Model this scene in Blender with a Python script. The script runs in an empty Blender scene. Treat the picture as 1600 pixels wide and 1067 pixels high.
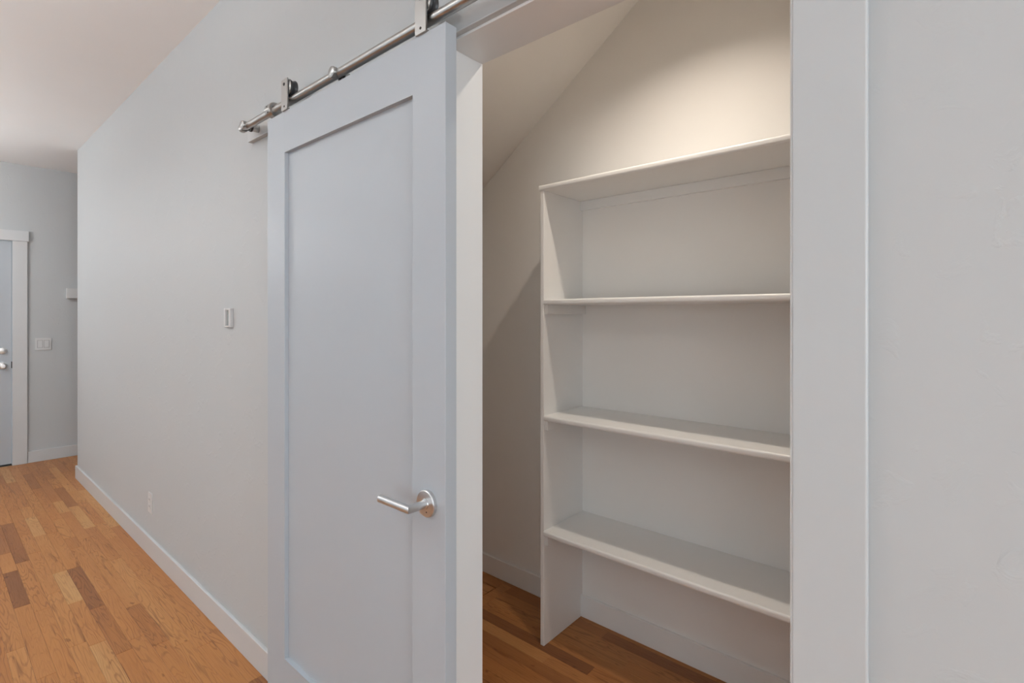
import bpy, bmesh, math, random
from mathutils import Vector, Matrix

scene = bpy.context.scene
COL = scene.collection
random.seed(7)

# ------------------------------------------------------------------ camera
CAM_Z = 1.37
FPX = 796.0                                   # focal length in pixels of the 1600 px wide frame
cam_data = bpy.data.cameras.new('camera')
cam_data.sensor_width = 36.0
cam_data.lens = FPX / 1600.0 * 36.0
cam_data.shift_y = -41.5 / 1600.0
cam_data.clip_start = 0.02
cam = bpy.data.objects.new('camera', cam_data)
COL.objects.link(cam)
cam.location = (0, 0, CAM_Z)
cam.rotation_euler = (math.radians(90), 0, math.atan2(0.6529, 0.7575))
scene.camera = cam

# ------------------------------------------------------------------ world, light, exposure
world = bpy.data.worlds.new('world')
scene.world = world
world.use_nodes = True
wn = world.node_tree.nodes
wn['Background'].inputs[0].default_value = (0.80, 0.90, 1.0, 1)
wn['Background'].inputs[1].default_value = 1.0


def area_light(name, loc, direction, sx, sy, power, color, spread=180):
    d = bpy.data.lights.new(name, 'AREA')
    d.shape = 'RECTANGLE'
    d.size, d.size_y = sx, sy
    d.energy = power
    d.color = color
    d.spread = math.radians(spread)
    o = bpy.data.objects.new(name, d)
    COL.objects.link(o)
    o.location = loc
    o.rotation_euler = Vector(direction).to_track_quat('-Z', 'Y').to_euler()
    return o


ENTRY_FILL = 66.0         # radiance of the added globe that brightens the entry wall
HALL_FILL = 150.0        # radiance of the added uplights that brighten the ceiling
# daylight entering through the windows behind the camera and in the end wall to the right;
# its upward tilt is added to brighten the ceiling
DAY = (0.88, 0.95, 1.0)
for wx, pw in ((-4.75, 5), (-2.45, 2.5), (1.3, 23)):
    area_light('window_daylight', (wx, -3.17, 1.45), (0, 1, 0.7), 1.6, 1.8, pw, DAY)
area_light('window_daylight', (3.57, -0.35, 1.45), (-1, 0, 0.2), 1.6, 1.9, 56, (0.88, 0.95, 1.0))

scene.view_settings.view_transform = 'Standard'
scene.view_settings.look = 'None'
scene.view_settings.gamma = 1.0
scene.view_settings.use_curve_mapping = False
scene.view_settings.exposure = 0.22


# ------------------------------------------------------------------ materials
def new_mat(name):
    m = bpy.data.materials.new(name)
    m.use_nodes = True
    return m, m.node_tree.nodes, m.node_tree.links, m.node_tree.nodes['Principled BSDF']


def paint(name, color, rough=0.5, bump=0.1, scale=60.0, stretch=(1, 1, 1), dist=0.002, mottled=0.02, spec=0.5):
    m, n, l, p = new_mat(name)
    p.inputs['Roughness'].default_value = rough
    p.inputs['Specular IOR Level'].default_value = spec
    geo = n.new('ShaderNodeNewGeometry')
    mp = n.new('ShaderNodeMapping')
    mp.inputs['Scale'].default_value = stretch
    l.new(geo.outputs['Position'], mp.inputs['Vector'])
    nz = n.new('ShaderNodeTexNoise')
    nz.inputs['Scale'].default_value = scale
    nz.inputs['Detail'].default_value = 4
    l.new(mp.outputs[0], nz.inputs['Vector'])
    bp = n.new('ShaderNodeBump')
    bp.inputs['Strength'].default_value = bump
    bp.inputs['Distance'].default_value = dist
    l.new(nz.outputs[0], bp.inputs['Height'])
    l.new(bp.outputs[0], p.inputs['Normal'])
    nz2 = n.new('ShaderNodeTexNoise')
    nz2.inputs['Scale'].default_value = 3.0
    nz2.inputs['Detail'].default_value = 5
    l.new(geo.outputs['Position'], nz2.inputs['Vector'])
    mx = n.new('ShaderNodeMix')
    mx.data_type = 'RGBA'
    c = Vector(color)
    mx.inputs[6].default_value = (*(c * (1 - mottled)), 1)
    mx.inputs[7].default_value = (*(c * (1 + mottled)), 1)
    l.new(nz2.outputs[0], mx.inputs[0])
    l.new(mx.outputs[2], p.inputs['Base Color'])
    return m


def trowel_wall(name, color, rough=0.45):
    """eggshell paint on hand-trowelled plaster: soft vertical drag marks and small raised dabs"""
    m, n, l, p = new_mat(name)
    p.inputs['Roughness'].default_value = rough
    p.inputs['Base Color'].default_value = (*color, 1)
    geo = n.new('ShaderNodeNewGeometry')
    mp = n.new('ShaderNodeMapping')
    mp.inputs['Scale'].default_value = (9, 9, 1.4)
    l.new(geo.outputs['Position'], mp.inputs['Vector'])
    a = n.new('ShaderNodeTexNoise')
    a.inputs['Scale'].default_value = 1.6
    a.inputs['Detail'].default_value = 3
    l.new(mp.outputs[0], a.inputs['Vector'])
    b = n.new('ShaderNodeTexNoise')
    b.inputs['Scale'].default_value = 16
    b.inputs['Detail'].default_value = 6
    b.inputs['Distortion'].default_value = 1.4
    l.new(geo.outputs['Position'], b.inputs['Vector'])
    r = n.new('ShaderNodeMapRange')
    r.inputs[1].default_value = 0.58
    r.inputs[2].default_value = 0.72
    l.new(b.outputs[0], r.inputs[0])
    ad = n.new('ShaderNodeMath')
    ad.operation = 'MULTIPLY_ADD'
    ad.inputs[1].default_value = 0.5
    l.new(r.outputs[0], ad.inputs[0])
    l.new(a.outputs[0], ad.inputs[2])
    bp = n.new('ShaderNodeBump')
    bp.inputs['Strength'].default_value = 0.32
    bp.inputs['Distance'].default_value = 0.0035
    l.new(ad.outputs[0], bp.inputs['Height'])
    l.new(bp.outputs[0], p.inputs['Normal'])
    return m


def metal(name, color, rough, aniso=0.0):
    m, n, l, p = new_mat(name)
    p.inputs['Metallic'].default_value = 1
    p.inputs['Anisotropic'].default_value = aniso
    geo = n.new('ShaderNodeNewGeometry')
    nz = n.new('ShaderNodeTexNoise')
    nz.inputs['Scale'].default_value = 25
    l.new(geo.outputs['Position'], nz.inputs['Vector'])
    r = n.new('ShaderNodeMapRange')
    r.inputs[3].default_value = rough * 0.93
    r.inputs[4].default_value = rough * 1.07
    l.new(nz.outputs[0], r.inputs[0])
    l.new(r.outputs[0], p.inputs['Roughness'])
    p.inputs['Base Color'].default_value = (*color, 1)
    return m


def plain(name, color, rough=0.5, spec=0.5):
    return paint(name, color, rough, 0.03, 200, (1, 1, 1), 0.0005, 0.015, spec)


def oak_floor():
    m, n, l, p = new_mat('oak_strip')
    tone = n.new('ShaderNodeAttribute'); tone.attribute_name = 'tone'
    seed = n.new('ShaderNodeAttribute'); seed.attribute_name = 'seed'
    geo = n.new('ShaderNodeNewGeometry')
    comb = n.new('ShaderNodeCombineXYZ')
    for i, k in enumerate((13.0, 7.3, 31.0)):
        mm = n.new('ShaderNodeMath'); mm.operation = 'MULTIPLY'; mm.inputs[1].default_value = k
        l.new(seed.outputs['Fac'], mm.inputs[0]); l.new(mm.outputs[0], comb.inputs[i])
    add = n.new('ShaderNodeVectorMath'); add.operation = 'ADD'
    l.new(geo.outputs['Position'], add.inputs[0]); l.new(comb.outputs[0], add.inputs[1])

    def noise(scale_vec, sc, detail, dist=0.0):
        mp = n.new('ShaderNodeMapping'); mp.inputs['Scale'].default_value = scale_vec
        l.new(add.outputs[0], mp.inputs['Vector'])
        t = n.new('ShaderNodeTexNoise')
        t.inputs['Scale'].default_value = sc; t.inputs['Detail'].default_value = detail
        t.inputs['Distortion'].default_value = dist
        l.new(mp.outputs[0], t.inputs['Vector'])
        return t.outputs[0]

    def math_(op, a, b=None, c=None):
        mm = n.new('ShaderNodeMath'); mm.operation = op
        for i, v in enumerate((a, b, c)):
            if v is None:
                continue
            if isinstance(v, (int, float)):
                mm.inputs[i].default_value = v
            else:
                l.new(v, mm.inputs[i])
        return mm.outputs[0]

    def rng(v, a, b, c=0.0, d=1.0):
        r = n.new('ShaderNodeMapRange')
        r.inputs[1].default_value = a; r.inputs[2].default_value = b
        r.inputs[3].default_value = c; r.inputs[4].default_value = d
        l.new(v, r.inputs[0])
        return r.outputs[0]

    # plank colour
    ramp = n.new('ShaderNodeValToRGB')
    e = ramp.color_ramp.elements
    e[0].position = 0.0; e[0].color = (0.20, 0.077, 0.028, 1)
    e[1].position = 1.0; e[1].color = (0.56, 0.310, 0.125, 1)
    for pos, c in ((0.22, (0.32, 0.122, 0.038)), (0.5, (0.45, 0.182, 0.054)), (0.78, (0.52, 0.236, 0.078))):
        x = e.new(pos); x.color = (*c, 1)
    slow = noise((0.9, 8, 1), 1.6, 2)
    t2 = math_('MULTIPLY_ADD', math_('SUBTRACT', slow, 0.5), 0.38, tone.outputs['Fac'])
    l.new(t2, ramp.inputs[0])
    # growth-ring contours (cathedral figure)
    ring = noise((1.3, 13, 1), 1.1, 2.5, 0.25)
    s = math_('SINE', math_('MULTIPLY', ring, 120.0))
    line = rng(s, 0.35, 1.0)
    amp = rng(noise((0.7, 6, 1), 1.2, 1), 0.38, 0.62, 0.1, 1.0)
    line = math_('MULTIPLY', line, amp)
    pores = rng(noise((9, 420, 1), 1.0, 3), 0.50, 0.72)
    streak = rng(noise((1.6, 26, 1), 1.5, 3, 0.6), 0.635, 0.71)
    knot = rng(noise((14, 34, 1), 1.0, 1, 0.3), 0.755, 0.80)
    dark = math_('ADD', math_('MULTIPLY', line, 0.46), math_('MULTIPLY', pores, 0.24))
    dark = math_('ADD', dark, math_('MULTIPLY', streak, 0.5))
    dark = math_('ADD', dark, math_('MULTIPLY', knot, 0.55))
    dark = math_('MINIMUM', dark, 0.72)
    mx = n.new('ShaderNodeMix'); mx.data_type = 'RGBA'; mx.blend_type = 'MULTIPLY'
    l.new(dark, mx.inputs[0]); l.new(ramp.outputs[0], mx.inputs[6])
    mx.inputs[7].default_value = (0.33, 0.21, 0.13, 1)
    l.new(mx.outputs[2], p.inputs['Base Color'])
    p.inputs['Specular IOR Level'].default_value = 0.34
    l.new(rng(pores, 0, 1, 0.36, 0.46), p.inputs['Roughness'])
    bp = n.new('ShaderNodeBump'); bp.inputs['Strength'].default_value = 0.08; bp.inputs['Distance'].default_value = 0.001
    bp.invert = True
    l.new(dark, bp.inputs['Height']); l.new(bp.outputs[0], p.inputs['Normal'])
    return m


M = {}
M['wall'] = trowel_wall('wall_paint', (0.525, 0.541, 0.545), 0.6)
M['ceiling'] = paint('ceiling_paint', (0.84, 0.84, 0.835), 0.75, 0.15, 90)
M['closet'] = paint('closet_paint', (0.925, 0.91, 0.885), 0.55, 0.12, 45, (1, 1, .4))
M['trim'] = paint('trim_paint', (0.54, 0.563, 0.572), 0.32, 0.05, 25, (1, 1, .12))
M['base'] = paint('baseboard_paint', (0.615, 0.62, 0.62), 0.35, 0.04, 25)
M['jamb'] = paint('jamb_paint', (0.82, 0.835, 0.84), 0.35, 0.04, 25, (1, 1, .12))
M['door'] = paint('sliding_door_paint', (0.455, 0.495, 0.535), 0.42, 0.06, 30, (1, 1, .1))
M['shelf'] = paint('shelf_paint', (0.92, 0.915, 0.90), 0.30, 0.06, 35, (.15, 1, 1))
M['entry'] = paint('entry_door_paint', (0.45, 0.48, 0.51), 0.4, 0.03, 30)
M['plastic'] = plain('white_plastic', (0.63, 0.63, 0.625), 0.3)
M['screen'] = plain('grey_green_screen', (0.33, 0.37, 0.36), 0.15)
M['steel'] = metal('brushed_steel', (0.44, 0.43, 0.415), 0.30, 0.0)
M['satin'] = metal('satin_nickel', (0.64, 0.645, 0.65), 0.36, 0.0)
M['nickel'] = metal('pale_nickel', (0.88, 0.875, 0.86), 0.45)
M['rubber'] = plain('black_rubber', (0.012, 0.012, 0.013), 0.45)
M['wheel'] = plain('black_nylon', (0.03, 0.031, 0.034), 0.35)
M['dark'] = plain('dark_gap', (0.03, 0.028, 0.026), 0.6)
M['gap'] = plain('grey_gap', (0.36, 0.355, 0.35), 0.6)
M['subfloor'] = plain('subfloor', (0.10, 0.055, 0.03), 0.8)
M['oak'] = oak_floor()


# ------------------------------------------------------------------ mesh helpers
def box_bm(x0, x1, y0, y1, z0, z1, bevel=0.0, seg=1, bm=None):
    b = bmesh.new()
    bmesh.ops.create_cube(b, size=1.0)
    for v in b.verts:
        v.co = ((x0 + x1) / 2 + v.co.x * (x1 - x0), (y0 + y1) / 2 + v.co.y * (y1 - y0), (z0 + z1) / 2 + v.co.z * (z1 - z0))
    if bevel > 0:
        bmesh.ops.bevel(b, geom=list(b.edges), offset=bevel, segments=seg, profile=0.5, affect='EDGES')
    if bm is None:
        return b
    me = bpy.data.meshes.new('tmp'); b.to_mesh(me); b.free()
    bm.from_mesh(me); bpy.data.meshes.remove(me)
    return bm


def lathe_bm(profile, axis, origin, seg=40, bm=None):
    """profile: list of (radius, distance along axis); axis 'X','Y','Z' or '-Y'"""
    bm = bm or bmesh.new()
    o = Vector(origin)
    A = {'X': Vector((1, 0, 0)), 'Y': Vector((0, 1, 0)), '-Y': Vector((0, -1, 0)), 'Z': Vector((0, 0, 1)), '-Z': Vector((0, 0, -1)), '-X': Vector((-1, 0, 0))}[axis]
    U = Vector((0, 0, 1)) if abs(A.z) < 0.5 else Vector((1, 0, 0))
    V = A.cross(U)
    rings = []
    for r, h in profile:
        if r < 1e-6:
            rings.append([bm.verts.new(o + A * h)])
        else:
            rings.append([bm.verts.new(o + A * h + (U * math.cos(2 * math.pi * k / seg) + V * math.sin(2 * math.pi * k / seg)) * r) for k in range(seg)])
    for a, b in zip(rings[:-1], rings[1:]):
        for k in range(seg):
            k2 = (k + 1) % seg
            if len(a) == 1 and len(b) == 1:
                continue
            if len(a) == 1:
                bm.faces.new((a[0], b[k], b[k2]))
            elif len(b) == 1:
                bm.faces.new((a[k], b[0], a[k2]))
            else:
                bm.faces.new((a[k], b[k], b[k2], a[k2]))
    bmesh.ops.recalc_face_normals(bm, faces=bm.faces)
    return bm


def tube_bm(pts, r, seg=28, bm=None, cap=0.0015):
    """round bar through pts with mitred corners and softly rounded end faces"""
    bm = bm or bmesh.new()
    pts = [Vector(p) for p in pts]
    rings = []
    up = Vector((0, 0, 1))
    d0 = (pts[1] - pts[0]).normalized()
    if abs(d0.z) > 0.9:
        up = Vector((1, 0, 0))

    def ring(c, d, dprev, rad):
        # circle perpendicular to the segment, projected on the mitre plane
        nrm = (d + dprev).normalized()
        out = []
        U = up
        V = d.cross(U).normalized()
        for k in range(seg):
            a = 2 * math.pi * k / seg
            q = (U * math.cos(a) + V * math.sin(a)) * rad
            t = -(q.dot(nrm)) / d.dot(nrm)
            out.append(bm.verts.new(c + q + d * t))
        return out
    dl = (pts[-1] - pts[-2]).normalized()
    rings.append(ring(pts[0], d0, d0, r - cap)); rings.append(ring(pts[0] + d0 * cap, d0, d0, r))
    for i in range(1, len(pts) - 1):
        da = (pts[i] - pts[i - 1]).normalized(); db = (pts[i + 1] - pts[i]).normalized()
        rings.append(ring(pts[i], da, db, r))
    # last ring built on the last direction so that the circle matches the mitre's index order
    rings.append(ring(pts[-1] - dl * cap, dl, dl, r)); rings.append(ring(pts[-1], dl, dl, r - cap))
    for a, b in zip(rings[:-1], rings[1:]):
        best = 0
        for k in range(seg):
            bm.faces.new((a[k], a[(k + 1) % seg], b[(k + 1) % seg], b[k]))
    bm.faces.new(rings[0][::-1]); bm.faces.new(rings[-1])
    bmesh.ops.recalc_face_normals(bm, faces=bm.faces)
    return bm


def obj(name, bm, mat, parent=None, smooth=False):
    me = bpy.data.meshes.new(name)
    bm.to_mesh(me); bm.free()
    if mat is not None:
        me.materials.append(mat)
    if smooth:
        me.shade_smooth() if hasattr(me, 'shade_smooth') else None
        try:
            me.set_sharp_from_angle(angle=math.radians(35))
        except Exception:
            pass
    o = bpy.data.objects.new(name, me)
    COL.objects.link(o)
    if parent is not None:
        o.parent = parent
        o.matrix_parent_inverse = Matrix.Translation(-world_loc(parent))
    return o


def world_loc(o):
    v = Vector(o.location)
    if o.parent is not None:
        v = v  # every child keeps its own origin at the world origin
    return v


def struct(name, bm, mat, label=None, cat=None):
    o = obj(name, bm, mat)
    o['kind'] = 'structure'
    if label:
        o['label'] = label
        o['category'] = cat
    return o


def thing(name, label, cat, loc, group=None):
    o = bpy.data.objects.new(name, None)
    COL.objects.link(o)
    o.location = loc
    o.empty_display_size = 0.05
    o['label'] = label
    o['category'] = cat
    if group:
        o['group'] = group
    return o


# ------------------------------------------------------------------ dimensions
W = 0.859          # hall face of the long wall (a plane y = W)
WB = 0.980         # its closet face
CEIL = 2.752
XEND = -5.56       # where the long wall ends at the passage
XFAR = -6.475      # entry wall
YBACK = -3.20      # wall behind the camera
XRIGHT = 3.60
JL, JR = -0.953, -0.184      # inner faces of the jambs
HEAD = 2.043                 # underside of the head jamb
CB = 1.972                   # closet back wall
CL, CR = -2.75, 0.55         # closet ends
HB = 2.049                   # underside of the rail board

# ------------------------------------------------------------------ walls
bm = box_bm(XEND, JL - 0.019, W, WB, 0, CEIL)
box_bm(JL - 0.019, JR + 0.019, W, WB, HEAD + 0.019, CEIL, bm=bm)
box_bm(JR + 0.019, XRIGHT, W, WB, 0, CEIL, bm=bm)
struct('wall_front', bm, M['wall'], 'long off-white trowelled wall behind the sliding door', 'wall')

bm = box_bm(XFAR - 0.12, XFAR, YBACK, -0.382, 0, CEIL)
box_bm(XFAR - 0.12, XFAR, -0.382, 0.544, 2.052, CEIL, bm=bm)
box_bm(XFAR - 0.12, XFAR, 0.544, 3.2, 0, CEIL, bm=bm)
struct('wall_left', bm, M['wall'], 'far white wall holding the grey entry door', 'wall')

# wall behind the camera with three window openings
wins = [(-5.55, -3.95), (-3.25, -1.65), (0.5, 2.1)]
zs, zt = 0.5, 2.4
bm = box_bm(XFAR - 0.12, XRIGHT + 0.12, YBACK - 0.12, YBACK, 0, zs)
box_bm(XFAR - 0.12, XRIGHT + 0.12, YBACK - 0.12, YBACK, zt, CEIL, bm=bm)
xs = [XFAR - 0.12] + [v for w in wins for v in w] + [XRIGHT + 0.12]
for a, b in zip(xs[0::2], xs[1::2]):
    box_bm(a, b, YBACK - 0.12, YBACK, zs, zt, bm=bm)
struct('wall_back', bm, M['wall'], 'white wall with three windows behind the viewer', 'wall')
bm = box_bm(XRIGHT, XRIGHT + 0.12, YBACK, -1.15, 0, CEIL)
box_bm(XRIGHT, XRIGHT + 0.12, 0.45, WB, 0, CEIL, bm=bm)
box_bm(XRIGHT, XRIGHT + 0.12, -1.15, 0.45, 0, zs, bm=bm)
box_bm(XRIGHT, XRIGHT + 0.12, -1.15, 0.45, zt, CEIL, bm=bm)
struct('wall_right', bm, M['wall'], 'white end wall to the right of the viewer', 'wall')
for i, (a, b) in enumerate(wins):
    fr = box_bm(a, a + 0.05, YBACK - 0.10, YBACK - 0.05, zs, zt)
    box_bm(b - 0.05, b, YBACK - 0.10, YBACK - 0.05, zs, zt, bm=fr)
    box_bm(a + 0.05, b - 0.05, YBACK - 0.10, YBACK - 0.05, zs, zs + 0.05, bm=fr)
    box_bm(a + 0.05, b - 0.05, YBACK - 0.10, YBACK - 0.05, zt - 0.05, zt, bm=fr)
    struct('window_%d' % (i + 1), fr, M['trim'], 'white window frame behind the viewer, ' + ('nearest the entry door', 'opposite the long wall', 'opposite the closet doorway')[i], 'window')

# passage beyond the long wall's end
bm = box_bm(XEND, XEND + 0.12, WB, 3.2, 0, CEIL)
box_bm(XFAR, XEND + 0.12, 3.2, 3.32, 0, CEIL, bm=bm)
struct('wall_passage', bm, M['wall'], 'white walls of the passage round the corner', 'wall')

# closet shell
struct('wall_closet_back', box_bm(CL - 0.1, CR + 0.1, CB, CB + 0.1, 0, CEIL), M['closet'], 'warm white closet wall behind the shelves', 'wall')
struct('wall_closet_left', box_bm(CL - 0.1, CL, WB, CB, 0, CEIL), M['closet'], 'low end wall of the closet under the slope', 'wall')
struct('wall_closet_right', box_bm(CR, CR + 0.1, WB, CB, 0, CEIL), M['closet'], 'end wall of the closet on the right', 'wall')
# closet side of the long wall is painted in the closet's colour
bm = box_bm(CL, JL - 0.0193, WB, WB + 0.004, 0, CEIL)
box_bm(JL - 0.0193, JR + 0.0193, WB, WB + 0.004, HEAD + 0.0193, CEIL, bm=bm)
box_bm(JR + 0.0193, CR, WB, WB + 0.004, 0, CEIL, bm=bm)
struct('wall_closet_front', bm, M['closet'], 'closet face of the wall around the doorway', 'wall')

# ceilings
bm = box_bm(XFAR - 0.12, XRIGHT + 0.12, YBACK - 0.12, WB, CEIL, CEIL + 0.1)
box_bm(XFAR - 0.12, XEND + 0.12, WB, 3.32, CEIL, CEIL + 0.1, bm=bm)
struct('ceiling', bm, M['ceiling'], 'flat off-white hall ceiling', 'ceiling')
SL = 0.712
zc = lambda x: 2.042 + SL * (x + 1.913)
xk = -1.913 + (CEIL - 2.042) / SL
bm = bmesh.new()
prof = [(CL, zc(CL)), (xk, CEIL), (CR, CEIL), (CR, CEIL + 0.1), (xk - 0.04, CEIL + 0.1), (CL, zc(CL) + 0.14)]
va = [bm.verts.new((x, WB + 0.004, z)) for x, z in prof]
vb = [bm.verts.new((x, CB, z)) for x, z in prof]
for i in range(len(prof)):
    j = (i + 1) % len(prof)
    bm.faces.new((va[i], va[j], vb[j], vb[i]))
bm.faces.new(va); bm.faces.new(vb[::-1])
bmesh.ops.recalc_face_normals(bm, faces=bm.faces)
struct('ceiling_closet', bm, M['closet'], 'sloping closet ceiling under the stairs', 'ceiling')

# ------------------------------------------------------------------ floor with single oak strips
floor_bm = box_bm(XFAR - 0.12, XRIGHT + 0.12, YBACK - 0.12, 3.32, -0.10, -0.009)
floor = struct('floor', floor_bm, M['subfloor'], 'honey coloured oak strip floor', 'floor')
PW = 0.0572
Y0 = 0.8544 + PW * 22           # row edges are Y0 - k * PW
HX1, HY1 = -1.7305, 0.8544 + PW * 18       # near right corner and far edge of the floor hatch
HX0, HY0 = HX1 - 0.62, HY1 - PW * 11


def project(x, y, z=0.0):
    cx = 0.7575 * x + 0.6529 * y
    cz = -0.6529 * x + 0.7575 * y
    if cz < 0.05:
        return None
    return (800 + FPX * cx / cz, 492 - FPX * (z - CAM_Z) / cz, cz)


def plank_geo(x0, x1, y0, y1, tone, seed, verts, faces, att):
    g, c, t = 0.00025, 0.0009, -0.009
    x0 += g; x1 -= g; y0 += g; y1 -= g
    b = len(verts)
    verts += [(x0, y0, t), (x1, y0, t), (x1, y1, t), (x0, y1, t),
              (x0, y0, -c * .6), (x1, y0, -c * .6), (x1, y1, -c * .6), (x0, y1, -c * .6),
              (x0 + c, y0 + c, 0), (x1 - c, y0 + c, 0), (x1 - c, y1 - c, 0), (x0 + c, y1 - c, 0)]
    for k in range(4):
        k2 = (k + 1) % 4
        faces.append((b + k, b + k2, b + 4 + k2, b + 4 + k))
        faces.append((b + 4 + k, b + 4 + k2, b + 8 + k2, b + 8 + k))
    faces.append((b + 8, b + 9, b + 10, b + 11))
    att += [(tone, seed)] * 9


def plank_mesh(name, verts, faces, att):
    me = bpy.data.meshes.new(name)
    me.from_pydata(verts, [], faces)
    a = me.attributes.new('tone', 'FLOAT', 'FACE')
    s = me.attributes.new('seed', 'FLOAT', 'FACE')
    a.data.foreach_set('value', [q[0] for q in att])
    s.data.foreach_set('value', [q[1] for q in att])
    me.materials.append(M['oak'])
    return me


# boards whose joints and tones can be read in the photograph: row -> [(x0, x1, tone)]
def row_of(y):
    return int(math.floor((Y0 - y) / PW + 1e-6))


fixed = {
    row_of(0.826): [(-4.1, -3.62, .45), (-3.62, -2.96, .52), (-2.96, -1.985, .60), (-1.985, -1.2, .20)],
    row_of(0.768): [(-3.9, -3.31, .55), (-3.31, -2.35, .62), (-2.35, -1.6, .58)],
    row_of(0.711): [(-4.2, -3.55, .50), (-3.55, -2.43, .80), (-2.43, -1.7, .62)],
    row_of(0.654): [(-3.75, -2.92, .66), (-2.92, -2.50, .38), (-2.50, -1.8, .58)],
    row_of(0.597): [(-3.9, -3.18, .62), (-3.18, -2.62, .55), (-2.62, -2.0, .56)],
    row_of(0.540): [(-4.28, -3.60, .60), (-3.60, -3.03, .15), (-3.03, -2.55, .36), (-2.55, -1.9, .5)],
    row_of(0.482): [(-4.72, -4.28, .92), (-4.28, -3.60, .66), (-3.60, -3.163, .96), (-3.163, -2.70, .66), (-2.70, -2.2, .86)],
    row_of(0.425): [(-4.0, -3.35, .62), (-3.35, -2.75, .66), (-2.75, -2.2, .72)],
    row_of(0.368): [(-3.9, -3.2, .60), (-3.2, -2.5, .60)],
    row_of(0.311): [(-3.80, -3.31, .12), (-3.31, -2.6, .60)],
    row_of(0.254): [(-3.6, -2.9, .58), (-2.9, -2.5, .78)],
    row_of(1.62): [(-1.75, -1.22, .85), (-1.22, -.55, .62)],
    row_of(1.69): [(-1.67, -1.05, .12), (-1.05, -.5, .5)],
}
planks = []
rnd = random.Random(11)
nrows = int((Y0 - YBACK) / PW) + 1


def regions(ya, yb):
    """stretches of floor along one row, walls left out"""
    ym = (ya + yb) / 2
    out = []
    if ym < W:
        out.append((XFAR, XRIGHT))
    elif ym < WB + 0.01:
        out.append((XFAR, XEND)); out.append((JL, JR))
    elif ym < CB:
        out.append((XFAR, XEND))
        if ya > HY0 - PW - .002 and yb < HY1 + PW + 0.002:
            out.append((CL, HX0 - PW)); out.append((HX1 + PW, CR))
        else:
            out.append((CL, CR))
    else:
        out.append((XFAR, XEND))
    return out


rows = []
for k in range(nrows):
    yb = Y0 - k * PW; ya = yb - PW
    rows.append((k, max(ya, YBACK), yb))
for k, ya, yb in rows:
    for ra, rb in regions(ya, yb):
        fx = [f for f in fixed.get(k, []) if f[0] < rb and f[1] > ra]
        fx = [(max(f[0], ra), min(f[1], rb), f[2]) for f in fx]
        spans = []
        cur = ra
        gaps = []
        for f in sorted(fx):
            if f[0] - cur > 1e-4:
                gaps.append((cur, f[0]))
            spans.append(f); cur = f[1]
        if rb - cur > 1e-4:
            gaps.append((cur, rb))
        for a, b in gaps:
            x = a
            while x < b - 1e-4:
                ln = rnd.uniform(0.28, 0.95)
                e_ = x + ln
                if b - e_ < 0.2:
                    e_ = b
                q = rnd.random()
                tone = rnd.gauss(0.55, 0.10)
                if q < 0.08:
                    tone = rnd.uniform(0.14, 0.32)
                elif q > 0.88:
                    tone = rnd.uniform(0.78, 0.95)
                spans.append((x, e_, min(max(tone, 0.02), 1)))
                x = e_
        for a, b, t in spans:
            planks.append([a, b, ya, yb, t])
# boards framing the hatch
planks.append([HX1, HX1 + PW, HY0 - PW, HY1 + PW, .60])
planks.append([HX0 - PW, HX0, HY0 - PW, HY1 + PW, .50])
planks.append([HX0, HX1, HY1, HY1 + PW, .50])
planks.append([HX0, HX1, HY0 - PW, HY0, .52])


def seen_size(pl):
    a, b, ya, yb, t = pl
    best = 0
    ym = (ya + yb) / 2
    for i in range(9):
        x = a + (b - a) * i / 8
        p = project(x, ym)
        if p is None or not (-5 < p[0] < 1605 and p[1] < 1072):
            continue
        if ym > WB and x > XEND + .2:        # closet: seen only through the doorway
            px = p[0]
            if not (748 < px < 1240):
                continue
        elif ym > W and x > XEND:
            continue
        elif ym < W and p[0] > 425:          # hidden behind the sliding door
            continue
        s = FPX / p[2] * min(0.25, b - a)
        best = max(best, s)
    return best


ranked = sorted(planks, key=seen_size, reverse=True)
sv, sf, sa = [], [], []
count = 0
for pl in ranked:
    sd = rnd.uniform(0, 50)
    if count < 298 and seen_size(pl) > 0:
        v, f, at = [], [], []
        plank_geo(*pl[:4], pl[4], sd, v, f, at)
        o = bpy.data.objects.new('floor_plank', plank_mesh('floor_plank', v, f, at))
        COL.objects.link(o); o.parent = floor
        count += 1
    else:
        plank_geo(*pl[:4], pl[4], sd, sv, sf, sa)
rest = bpy.data.objects.new('floor_planking', plank_mesh('floor_planking', sv, sf, sa))
COL.objects.link(rest); rest.parent = floor
rest['kind'] = 'stuff'

hatch = thing('floor_hatch', 'flush oak access hatch in the closet floor left of the shelf unit', 'hatch', ((HX0 + HX1) / 2, (HY0 + HY1) / 2, 0))
for k in range(11):
    v, f, at = [], [], []
    g0 = 0.0038 if k == 0 else 0; g1 = 0.0038 if k == 10 else 0
    plank_geo(HX0 + .0038, HX1 - .0038, HY0 + k * PW + g0, HY0 + (k + 1) * PW - g1, .58 + .12 * math.sin(k * 2.1), rnd.uniform(0, 50), v, f, at)
    o = bpy.data.objects.new('hatch_plank', plank_mesh('hatch_plank', v, f, at))
    COL.objects.link(o); o.parent = hatch
    o.matrix_parent_inverse = Matrix.Translation(-hatch.location)

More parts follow.
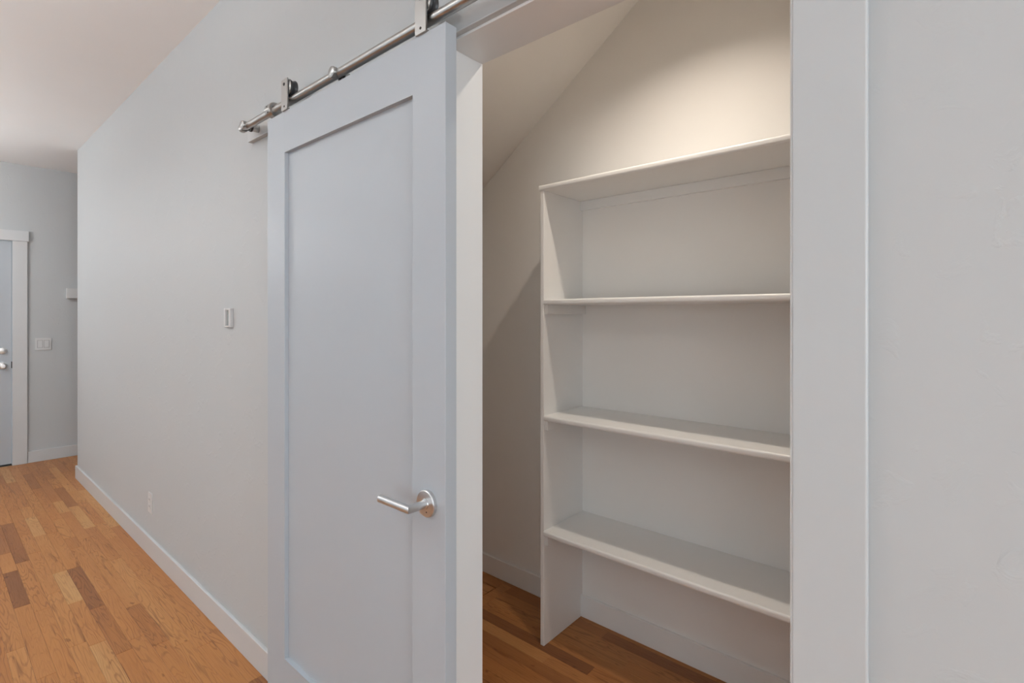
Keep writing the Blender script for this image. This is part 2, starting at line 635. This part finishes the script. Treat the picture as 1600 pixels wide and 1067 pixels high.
# ------------------------------------------------------------------ baseboards
BH, BT = 0.105, 0.0133
bm = box_bm(XEND - BT, JL - 0.006 - 0.09, W - BT, W, 0, BH, 0.0015)
box_bm(XEND - BT, XEND, W, 3.2, 0, BH, 0.0015, bm=bm)
struct('baseboard_front', bm, M['base'], 'white baseboard along the long wall', 'baseboard')
struct('baseboard_right', box_bm(JR + 0.006 + 0.09, XRIGHT, W - BT, W, 0, BH, 0.0015), M['base'], 'white baseboard right of the closet doorway', 'baseboard')
bm = box_bm(XFAR, XFAR + BT, 0.645, 3.2, 0, BH, 0.0015)
box_bm(XFAR, XFAR + BT, YBACK, -0.49, 0, BH, 0.0015, bm=bm)
struct('baseboard_left', bm, M['base'], 'white baseboard of the entry wall', 'baseboard')
struct('baseboard_closet', box_bm(CL, CR, CB - BT, CB, 0, 0.098, 0.0015), M['shelf'], 'white baseboard of the closet wall', 'baseboard')

# ------------------------------------------------------------------ closet doorway trim
CT = 0.019
struct('trim_1', box_bm(JR + 0.0055, JR + 0.0055 + 0.0925, W - CT, W, 0, HB - 0.0005, 0.003, 3), M['trim'], 'wide flat white door casing right of the closet doorway', 'casing')
struct('trim_2', box_bm(JL - 0.0055 - 0.09, JL - 0.0055, W - CT, W, 0, HB - 0.0005, 0.003, 3), M['trim'], 'white door casing hidden behind the sliding door', 'casing')
struct('trim_3', box_bm(-2.10, 0.02, W - CT, W, HB, HB + 0.064, 0.002, 2), M['trim'], 'white mounting board behind the steel rail', 'board')
bm = box_bm(JL - 0.019, JL, W - 0.003, WB + 0.005, 0, HEAD, 0.001)
box_bm(JR, JR + 0.019, W - 0.003, WB + 0.005, 0, HEAD, 0.001, bm=bm)
box_bm(JL - 0.019, JR + 0.019, W - 0.003, WB + 0.005, HEAD, HEAD + 0.019, 0.001, bm=bm)
struct('trim_4', bm, M['jamb'], 'white jamb lining of the closet doorway', 'jamb')

# ------------------------------------------------------------------ entry door in the far wall
DY0, DY1 = -0.379, 0.538
d1 = struct('door_1', box_bm(XFAR - 0.055, XFAR - 0.012, DY0, DY1, 0.014, 2.045, 0.002), M['entry'], 'grey entry door at the far end of the hall', 'door')


def part(name, bm, mat, parent, smooth=False, label=None):
    o = obj(name, bm, mat, parent, smooth)
    if label:
        o['label'] = label
    return o


yk = 0.480
part('deadbolt', lathe_bm([(0, 0.022), (0.012, 0.022), (0.026, 0.016), (0.030, 0.006), (0.031, 0)], 'X', (XFAR - 0.012, yk, 1.047)), M['nickel'], d1, True, 'pale nickel deadbolt')
kb = part('door_knob', lathe_bm([(0, 0.064), (0.016, 0.063), (0.025, 0.055), (0.027, 0.045), (0.022, 0.035), (0.012, 0.028), (0.012, 0.010)], 'X', (XFAR - 0.012, yk, 0.911)), M['nickel'], d1, True, 'pale nickel knob')
part('rosette', lathe_bm([(0.012, 0.012), (0.028, 0.010), (0.033, 0.005), (0.034, 0)], 'X', (XFAR - 0.012, yk, 0.911)), M['nickel'], kb, True)
part('latch_plate', box_bm(XFAR - 0.016, XFAR - 0.0105, DY1 - 0.001, DY1 + 0.005, 0.885, 0.945), M['dark'], d1, False, 'dark strike')
part('door_sweep', box_bm(XFAR - 0.05, XFAR - 0.008, DY0, DY1, 0.002, 0.016), M['rubber'], d1, False, 'black rubber sweep')
bm = box_bm(XFAR - 0.12, XFAR, DY1 + 0.006, DY1 + 0.0065, 0.0, 2.052)
struct('trim_5', box_bm(XFAR, XFAR + 0.019, DY1 + 0.004, DY1 + 0.104, 0, 2.045, 0.0015), M['base'], 'white side casing of the entry door', 'casing')
struct('trim_6', box_bm(XFAR, XFAR + 0.019, DY0 - 0.104, DY0 - 0.004, 0, 2.045, 0.0015), M['base'], 'white hinge side casing of the entry door', 'casing')
struct('trim_7', box_bm(XFAR, XFAR + 0.026, DY0 - 0.116, DY1 + 0.114, 2.0455, 2.140, 0.0015), M['base'], 'white head casing over the entry door', 'casing')
bm.free()

# ------------------------------------------------------------------ sliding door
SX0, SX1 = -1.787, -0.8735
SY0, SY1 = 0.781, 0.8155
SZ0, SZ1 = 0.012, 2.040
slider = thing('sliding_door', 'pale blue-grey single panel sliding door hanging from a steel rail', 'door', ((SX0 + SX1) / 2, (SY0 + SY1) / 2, SZ0))
STW = 0.124
zr0, zr1 = 0.238, 1.905
part('stile', box_bm(SX0, SX0 + STW + 0.002, SY0, SY1, SZ0, SZ1, 0.0014, 2), M['door'], slider)
part('stile', box_bm(SX1 - STW + 0.004, SX1, SY0, SY1, SZ0, SZ1, 0.0014, 2), M['door'], slider)
part('top_rail', box_bm(SX0 + STW + 0.001, SX1 - STW + 0.005, SY0 + 0.0001, SY1, zr1, SZ1 - 0.0001), M['door'], slider)
part('bottom_rail', box_bm(SX0 + STW + 0.001, SX1 - STW + 0.005, SY0 + 0.0001, SY1, SZ0, zr0), M['door'], slider)
part('panel', box_bm(SX0 + STW, SX1 - STW + 0.005, SY0 + 0.0135, SY1 - 0.0135, zr0 - 0.005, zr1 + 0.005), M['door'], slider)

# lever handle
hx, hz = -0.934, 0.927
handle = part('lever_handle', tube_bm([(hx, SY0 - 0.004, hz), (hx, 0.7246, hz), (hx - 0.112, 0.7246, hz)], 0.0095, 32), M['satin'], slider, True, 'brushed nickel lever')
part('rosette', lathe_bm([(0, 0.0105), (0.0295, 0.0105), (0.0315, 0.0085), (0.0315, 0.0)], '-Y', (hx, SY0, hz), 56), M['satin'], handle, True)
part('neck_collar', lathe_bm([(0.0095, 0.0135), (0.0118, 0.0128), (0.0125, 0.0105)], '-Y', (hx, SY0, hz), 40), M['satin'], handle, True)
part('pin_hole', lathe_bm([(0, 0.0008), (0.0016, 0.0006), (0.0018, 0)], '-Y', (hx + 0.006, SY0 - 0.0105, hz - 0.018), 16), M['dark'], handle, True)

# rail position
RY, RZ, RR = 0.7985, 2.0775, 0.0125
# hangers: strap, wheel, bolts
for xc in (-1.653, -0.957):
    strap = box_bm(xc - 0.020, xc + 0.020, 0.7755, 0.7805, SZ1 - 0.0005, 2.142, 0.0006)
    hg = part('hanger_strap', strap, M['steel'], slider, False, 'flat steel hanger strap')
    part('hanger_foot', box_bm(xc - 0.020, xc + 0.020, 0.7805, 0.813, SZ1 - 0.0002, SZ1 + 0.005, 0.0008), M['steel'], hg)
    part('axle_bolt', lathe_bm([(0, 0.002), (0.0045, 0.0018), (0.0055, 0.0)], '-Y', (xc, 0.7755, 2.1245), 24), M['dark'], hg, True)
    part('screw', lathe_bm([(0, 0.0012), (0.003, 0.001), (0.0036, 0.0)], '-Y', (xc + 0.001, 0.7755, SZ1 + 0.012), 20), M['dark'], hg, True)
    wz = RZ + RR + 0.0265
    part('wheel_disc', lathe_bm([(0, 0.0), (0.024, 0.0), (0.0285, 0.0015), (0.0285, 0.0045), (0.026, 0.006), (0, 0.006)], 'Y', (xc, 0.7815, wz), 48), M['steel'], hg, True, 'bright steel wheel face')
    part('wheel', lathe_bm([(0.010, 0.0), (0.028, 0.0), (0.029, 0.002), (0.0265, 0.006), (0.0255, 0.011), (0.0265, 0.016), (0.029, 0.020), (0.028, 0.022), (0.010, 0.022), (0.010, 0.0)], 'Y', (xc, 0.7876, wz), 48), M['wheel'], hg, True, 'black grooved wheel')

# ------------------------------------------------------------------ rail
RX0, RX1 = -2.035, 0.00
rail = thing('sliding_door_rail', 'round brushed steel rail with standoffs above the sliding door', 'rail', ((RX0 + RX1) / 2, RY, RZ))
part('rail_tube', tube_bm([(RX0, RY, RZ), (RX1, RY, RZ)], RR, 40), M['steel'], rail, True)
for s, xe in (('-X', RX0), ('X', RX1)):
    part('end_cap', lathe_bm([(RR + 0.0028, -0.016), (RR + 0.0030, 0.006), (RR + 0.001, 0.012), (RR * .72, 0.016), (0, 0.0165)], s, (xe, RY, RZ), 36), M['steel'], rail, True, 'rounded steel end cap')
for xs_ in (-2.000, -1.366, -0.70, -0.035):
    so = part('standoff', lathe_bm([(0.0135, 0.0), (0.0135, W - CT - RY - RR + 0.004)], 'Y', (xs_, RY + RR - 0.004, RZ), 32), M['steel'], rail, True, 'steel wall standoff')
    part('standoff_washer', lathe_bm([(0.0128, 0.0), (0.0168, 0.0), (0.0168, 0.006), (0.0128, 0.006)], 'Y', (xs_, RY + RR - 0.001, RZ), 32), M['rubber'], so, True, 'black rubber washer')
    part('standoff_cap', lathe_bm([(0, -0.0095), (0.0125, -0.0095), (0.0160, -0.0075), (0.0168, -0.004), (0.0168, 0.006), (0.0145, 0.012)], 'Y', (xs_, RY - RR, RZ), 36), M['steel'], so, True)
for xs_ in (-1.783, -0.12):
    st = part('stop_collar', lathe_bm([(RR, -0.018), (0.0210, -0.018), (0.0235, -0.0155), (0.0235, 0.0155), (0.0210, 0.018), (RR, 0.018)], 'X', (xs_, RY, RZ + 0.002), 40), M['steel'], rail, True, 'steel stop collar')
    for dz, r in ((0.007, 0.0026), (-0.010, 0.0036)):
        part('set_screw', lathe_bm([(0, 0.0006), (r, 0.0004), (r * 1.1, 0.0)], '-Y', (xs_ + 0.002, RY - math.sqrt(0.0235 ** 2 - (dz - .002) ** 2) - 0.0004, RZ + dz), 18), M['rubber'], st, True)

# ------------------------------------------------------------------ shelf unit in the closet
UX0, UX1 = -1.294, -0.08           # outer faces
UT = 0.019
UYF, UYB = 1.681, CB - 0.0005
TOPZ = 1.907
unit = thing('shelf_unit', 'white painted open shelf unit standing in the closet', 'shelf unit', ((UX0 + UX1) / 2, (UYF + UYB) / 2, 0))


def side_bm(x0, x1):
    # side board scribed over the baseboard
    bm = bmesh.new()
    zb = 0.0985
    yb = CB - BT - 0.0008
    pr = [(UYF, 0.001), (yb, 0.001), (yb, zb), (UYB, zb), (UYB, TOPZ - 0.023), (UYF, TOPZ - 0.023)]
    a = [bm.verts.new((x0, y, z)) for y, z in pr]
    b = [bm.verts.new((x1, y, z)) for y, z in pr]
    n_ = len(pr)
    for i in range(n_):
        bm.faces.new((a[i], a[(i + 1) % n_], b[(i + 1) % n_], b[i]))
    bm.faces.new(a); bm.faces.new(b[::-1])
    bmesh.ops.recalc_face_normals(bm, faces=bm.faces)
    ed = [e for e in bm.edges if all(abs(v.co.y - UYF) < 1e-5 for v in e.verts) and abs(e.verts[0].co.z - e.verts[1].co.z) > .1]
    bmesh.ops.bevel(bm, geom=ed, offset=0.003, segments=2, profile=0.5, affect='EDGES')
    return bm


def shelf_bm(x0, x1, yf, yb, z0, z1):
    bm = box_bm(x0, x1, yf, yb, z0, z1)
    ed = [e for e in bm.edges if all(abs(v.co.y - yf) < 1e-5 for v in e.verts) and abs(e.verts[0].co.x - e.verts[1].co.x) > .1]
    bmesh.ops.bevel(bm, geom=ed, offset=(z1 - z0) * 0.33, segments=5, profile=0.5, affect='EDGES')
    return bm


part('side_panel', side_bm(UX0, UX0 + UT), M['shelf'], unit)
part('side_panel', side_bm(UX1 - UT, UX1), M['shelf'], unit)
ST = 0.0225
tops = (1.4345, 0.954, 0.4775)
part('shelf', shelf_bm(UX0 - 0.003, UX1 + 0.003, UYF - 0.006, UYB, TOPZ - ST, TOPZ), M['shelf'], unit, True)
for z in tops:
    part('shelf', shelf_bm(UX0 + UT + 0.0004, UX1 - UT - 0.0004, UYF - 0.004, UYB, z - ST, z), M['shelf'], unit, True)
    for xa, xb in ((UX0 + UT, UX0 + UT + 0.0175), (UX1 - UT - 0.0175, UX1 - UT)):
        part('cleat', box_bm(xa, xb, UYF + 0.004, UYB, z - ST - 0.038, z - ST - 0.0002, 0.0008), M['shelf'], unit)
part('cleat', box_bm(UX0 + UT, UX1 - UT, UYB - 0.016, UYB, TOPZ - ST - 0.041, TOPZ - ST - 0.0002, 0.0008), M['shelf'], unit)

# ------------------------------------------------------------------ wall fittings
# small wall control near the sliding door
cx, czz = -2.322, 1.358
wc = thing('wall_control', 'small white framed wall control with grey face left of the sliding door', 'control', (cx, W, czz))
bm = box_bm(cx - 0.034, cx - 0.019, W - 0.014, W, czz - 0.040, czz + 0.040, 0.002, 2)
box_bm(cx + 0.017, cx + 0.034, W - 0.014, W, czz - 0.040, czz + 0.040, 0.002, 2, bm=bm)
box_bm(cx - 0.020, cx + 0.018, W - 0.012, W, czz + 0.033, czz + 0.040, 0.001, 1, bm=bm)
box_bm(cx - 0.020, cx + 0.018, W - 0.012, W, czz - 0.040, czz - 0.034, 0.001, 1, bm=bm)
part('frame', bm, M['plastic'], wc, False, 'glossy white frame')
part('face', box_bm(cx - 0.020, cx + 0.018, W - 0.006, W, czz - 0.036, czz + 0.036), M['screen'], wc, False, 'grey-green glossy face')

# duplex outlet low on the long wall
ox, oz = -3.466, 0.297
out = thing('wall_outlet', 'white duplex outlet low on the long wall above the baseboard', 'outlet', (ox, W, oz))
part('cover_plate', box_bm(ox - 0.035, ox + 0.035, W - 0.0065, W, oz - 0.0575, oz + 0.0575, 0.003, 2), M['plastic'], out)
for dz in (0.0195, -0.0195):
    sk = part('socket', box_bm(ox - 0.0165, ox + 0.0165, W - 0.0085, W - 0.006, oz + dz - 0.014, oz + dz + 0.014, 0.001), M['plastic'], out)
    for dx in (-0.0064, 0.0064):
        part('slot', box_bm(ox + dx - 0.0011, ox + dx + 0.0011, W - 0.0088, W - 0.0084, oz + dz - 0.003, oz + dz + 0.006), M['dark'], sk)

# double rocker switch on the entry wall
sy, sz = 0.752, 1.097
sw = thing('light_switch', 'white double rocker switch beside the entry door casing', 'switch', (XFAR, sy, sz))
part('cover_plate', box_bm(XFAR, XFAR + 0.0065, sy - 0.058, sy + 0.058, sz - 0.0575, sz + 0.0575, 0.003, 2), M['plastic'], sw)
for dy in (-0.023, 0.023):
    b = box_bm(XFAR + 0.006, XFAR + 0.011, sy + dy - 0.0165, sy + dy + 0.0165, sz - 0.033, sz + 0.033, 0.001)
    for v in b.verts:
        if v.co.z > sz and v.co.x > XFAR + 0.008:
            v.co.x -= 0.003
    part('rocker', b, M['plastic'], sw)
    part('rocker_gap', box_bm(XFAR + 0.006, XFAR + 0.0069, sy + dy - 0.0195, sy + dy + 0.0195, sz - 0.036, sz + 0.036), M['gap'], sw)

# white chime box high on the entry wall
ch = thing('door_chime', 'white rectangular chime box high on the far wall by the corner', 'chime', (XFAR, 1.0, 1.578))
part('housing', box_bm(XFAR + 0.004, XFAR + 0.045, 0.914, 1.10, 1.529, 1.629, 0.004, 2), M['plastic'], ch)
part('back_plate', box_bm(XFAR, XFAR + 0.006, 0.918, 1.096, 1.533, 1.625), M['plastic'], ch)

# ------------------------------------------------------------------ closet lamp (above the doorway's sight line)
lx, ly, lz = -0.71, 1.425, 2.585
lamp = thing('ceiling_lamp', 'small white spot lamp on the closet ceiling', 'lamp', (lx, ly, CEIL))
part('canopy', lathe_bm([(0.055, 0.0), (0.054, 0.014), (0.046, 0.020), (0.046, 0.160), (0.043, 0.160), (0.043, 0.124)], '-Z', (lx, ly, CEIL), 40), M['plastic'], lamp, True)
em, n_, l_, p_ = new_mat('lit_bulb')
p_.inputs['Emission Color'].default_value = (1.0, 0.88, 0.75, 1)
p_.inputs['Emission Strength'].default_value = 500.0
p_.inputs['Base Color'].default_value = (0.9, 0.88, 0.8, 1)
part('diffuser', lathe_bm([(0.0432, 0.128), (0.03, 0.128), (0.0, 0.128)], '-Z', (lx, ly, CEIL), 40), em, lamp, True)

# ------------------------------------------------------------------ added hall uplights (behind and beside the viewer): opaque bowls that wash the ceiling
for hx_, PY, bright, which in ((-4.4, -1.1, 0.85, 'in the far half of the hall'), (-2.2, -1.0, 1.05, 'in the middle of the hall'), (0.8, -1.6, 0.7, 'behind the viewer')):
    hm, n_, l_, p_ = new_mat('added_uplight_glow')
    p_.inputs['Emission Color'].default_value = (0.93, 0.975, 1.0, 1)
    p_.inputs['Emission Strength'].default_value = HALL_FILL * bright
    hl = thing('added_uplight', 'added white bowl uplight ' + which, 'lamp', (hx_, PY, CEIL), 'added bowl uplights')
    zb = 0.55
    part('stem', lathe_bm([(0.05, 0.0), (0.05, 0.012), (0.006, 0.02), (0.006, zb + 0.02)], '-Z', (hx_, PY, CEIL), 24), M['nickel'], hl, True)
    part('bowl', lathe_bm([(0.0, zb + 0.09), (0.06, zb + 0.085), (0.13, zb + 0.05), (0.17, zb), (0.165, zb), (0.125, zb + 0.04)], '-Z', (hx_, PY, CEIL), 48), M['plastic'], hl, True)
    part('uplight_disc', lathe_bm([(0.007, zb + 0.0195), (0.148, zb + 0.018)], '-Z', (hx_, PY, CEIL), 48), hm, hl, True)

# added fill globe to brighten the entry wall, on a stem outside the frame
gm, n_, l_, p_ = new_mat('fill_globe_glow')
p_.inputs['Emission Color'].default_value = (0.97, 0.985, 1.0, 1)
p_.inputs['Emission Strength'].default_value = ENTRY_FILL
gx, gy = -5.6, -0.5
gl = thing('added_fill_globe', 'added fill light globe hanging in front of the entry door', 'lamp', (gx, gy, CEIL))
part('stem', lathe_bm([(0.05, 0.0), (0.05, 0.012), (0.006, 0.02), (0.006, 0.46), (0.03, 0.47), (0.03, 0.51)], '-Z', (gx, gy, CEIL), 24), M['nickel'], gl, True)
part('globe', lathe_bm([(0.03 if k == 0 else (0.0 if k == 14 else 0.095 * math.sin(0.32 + (math.pi - 0.32) * k / 14)), 0.60 - 0.095 * math.cos(0.32 + (math.pi - 0.32) * k / 14)) for k in range(15)], '-Z', (gx, gy, CEIL), 36), gm, gl, True)
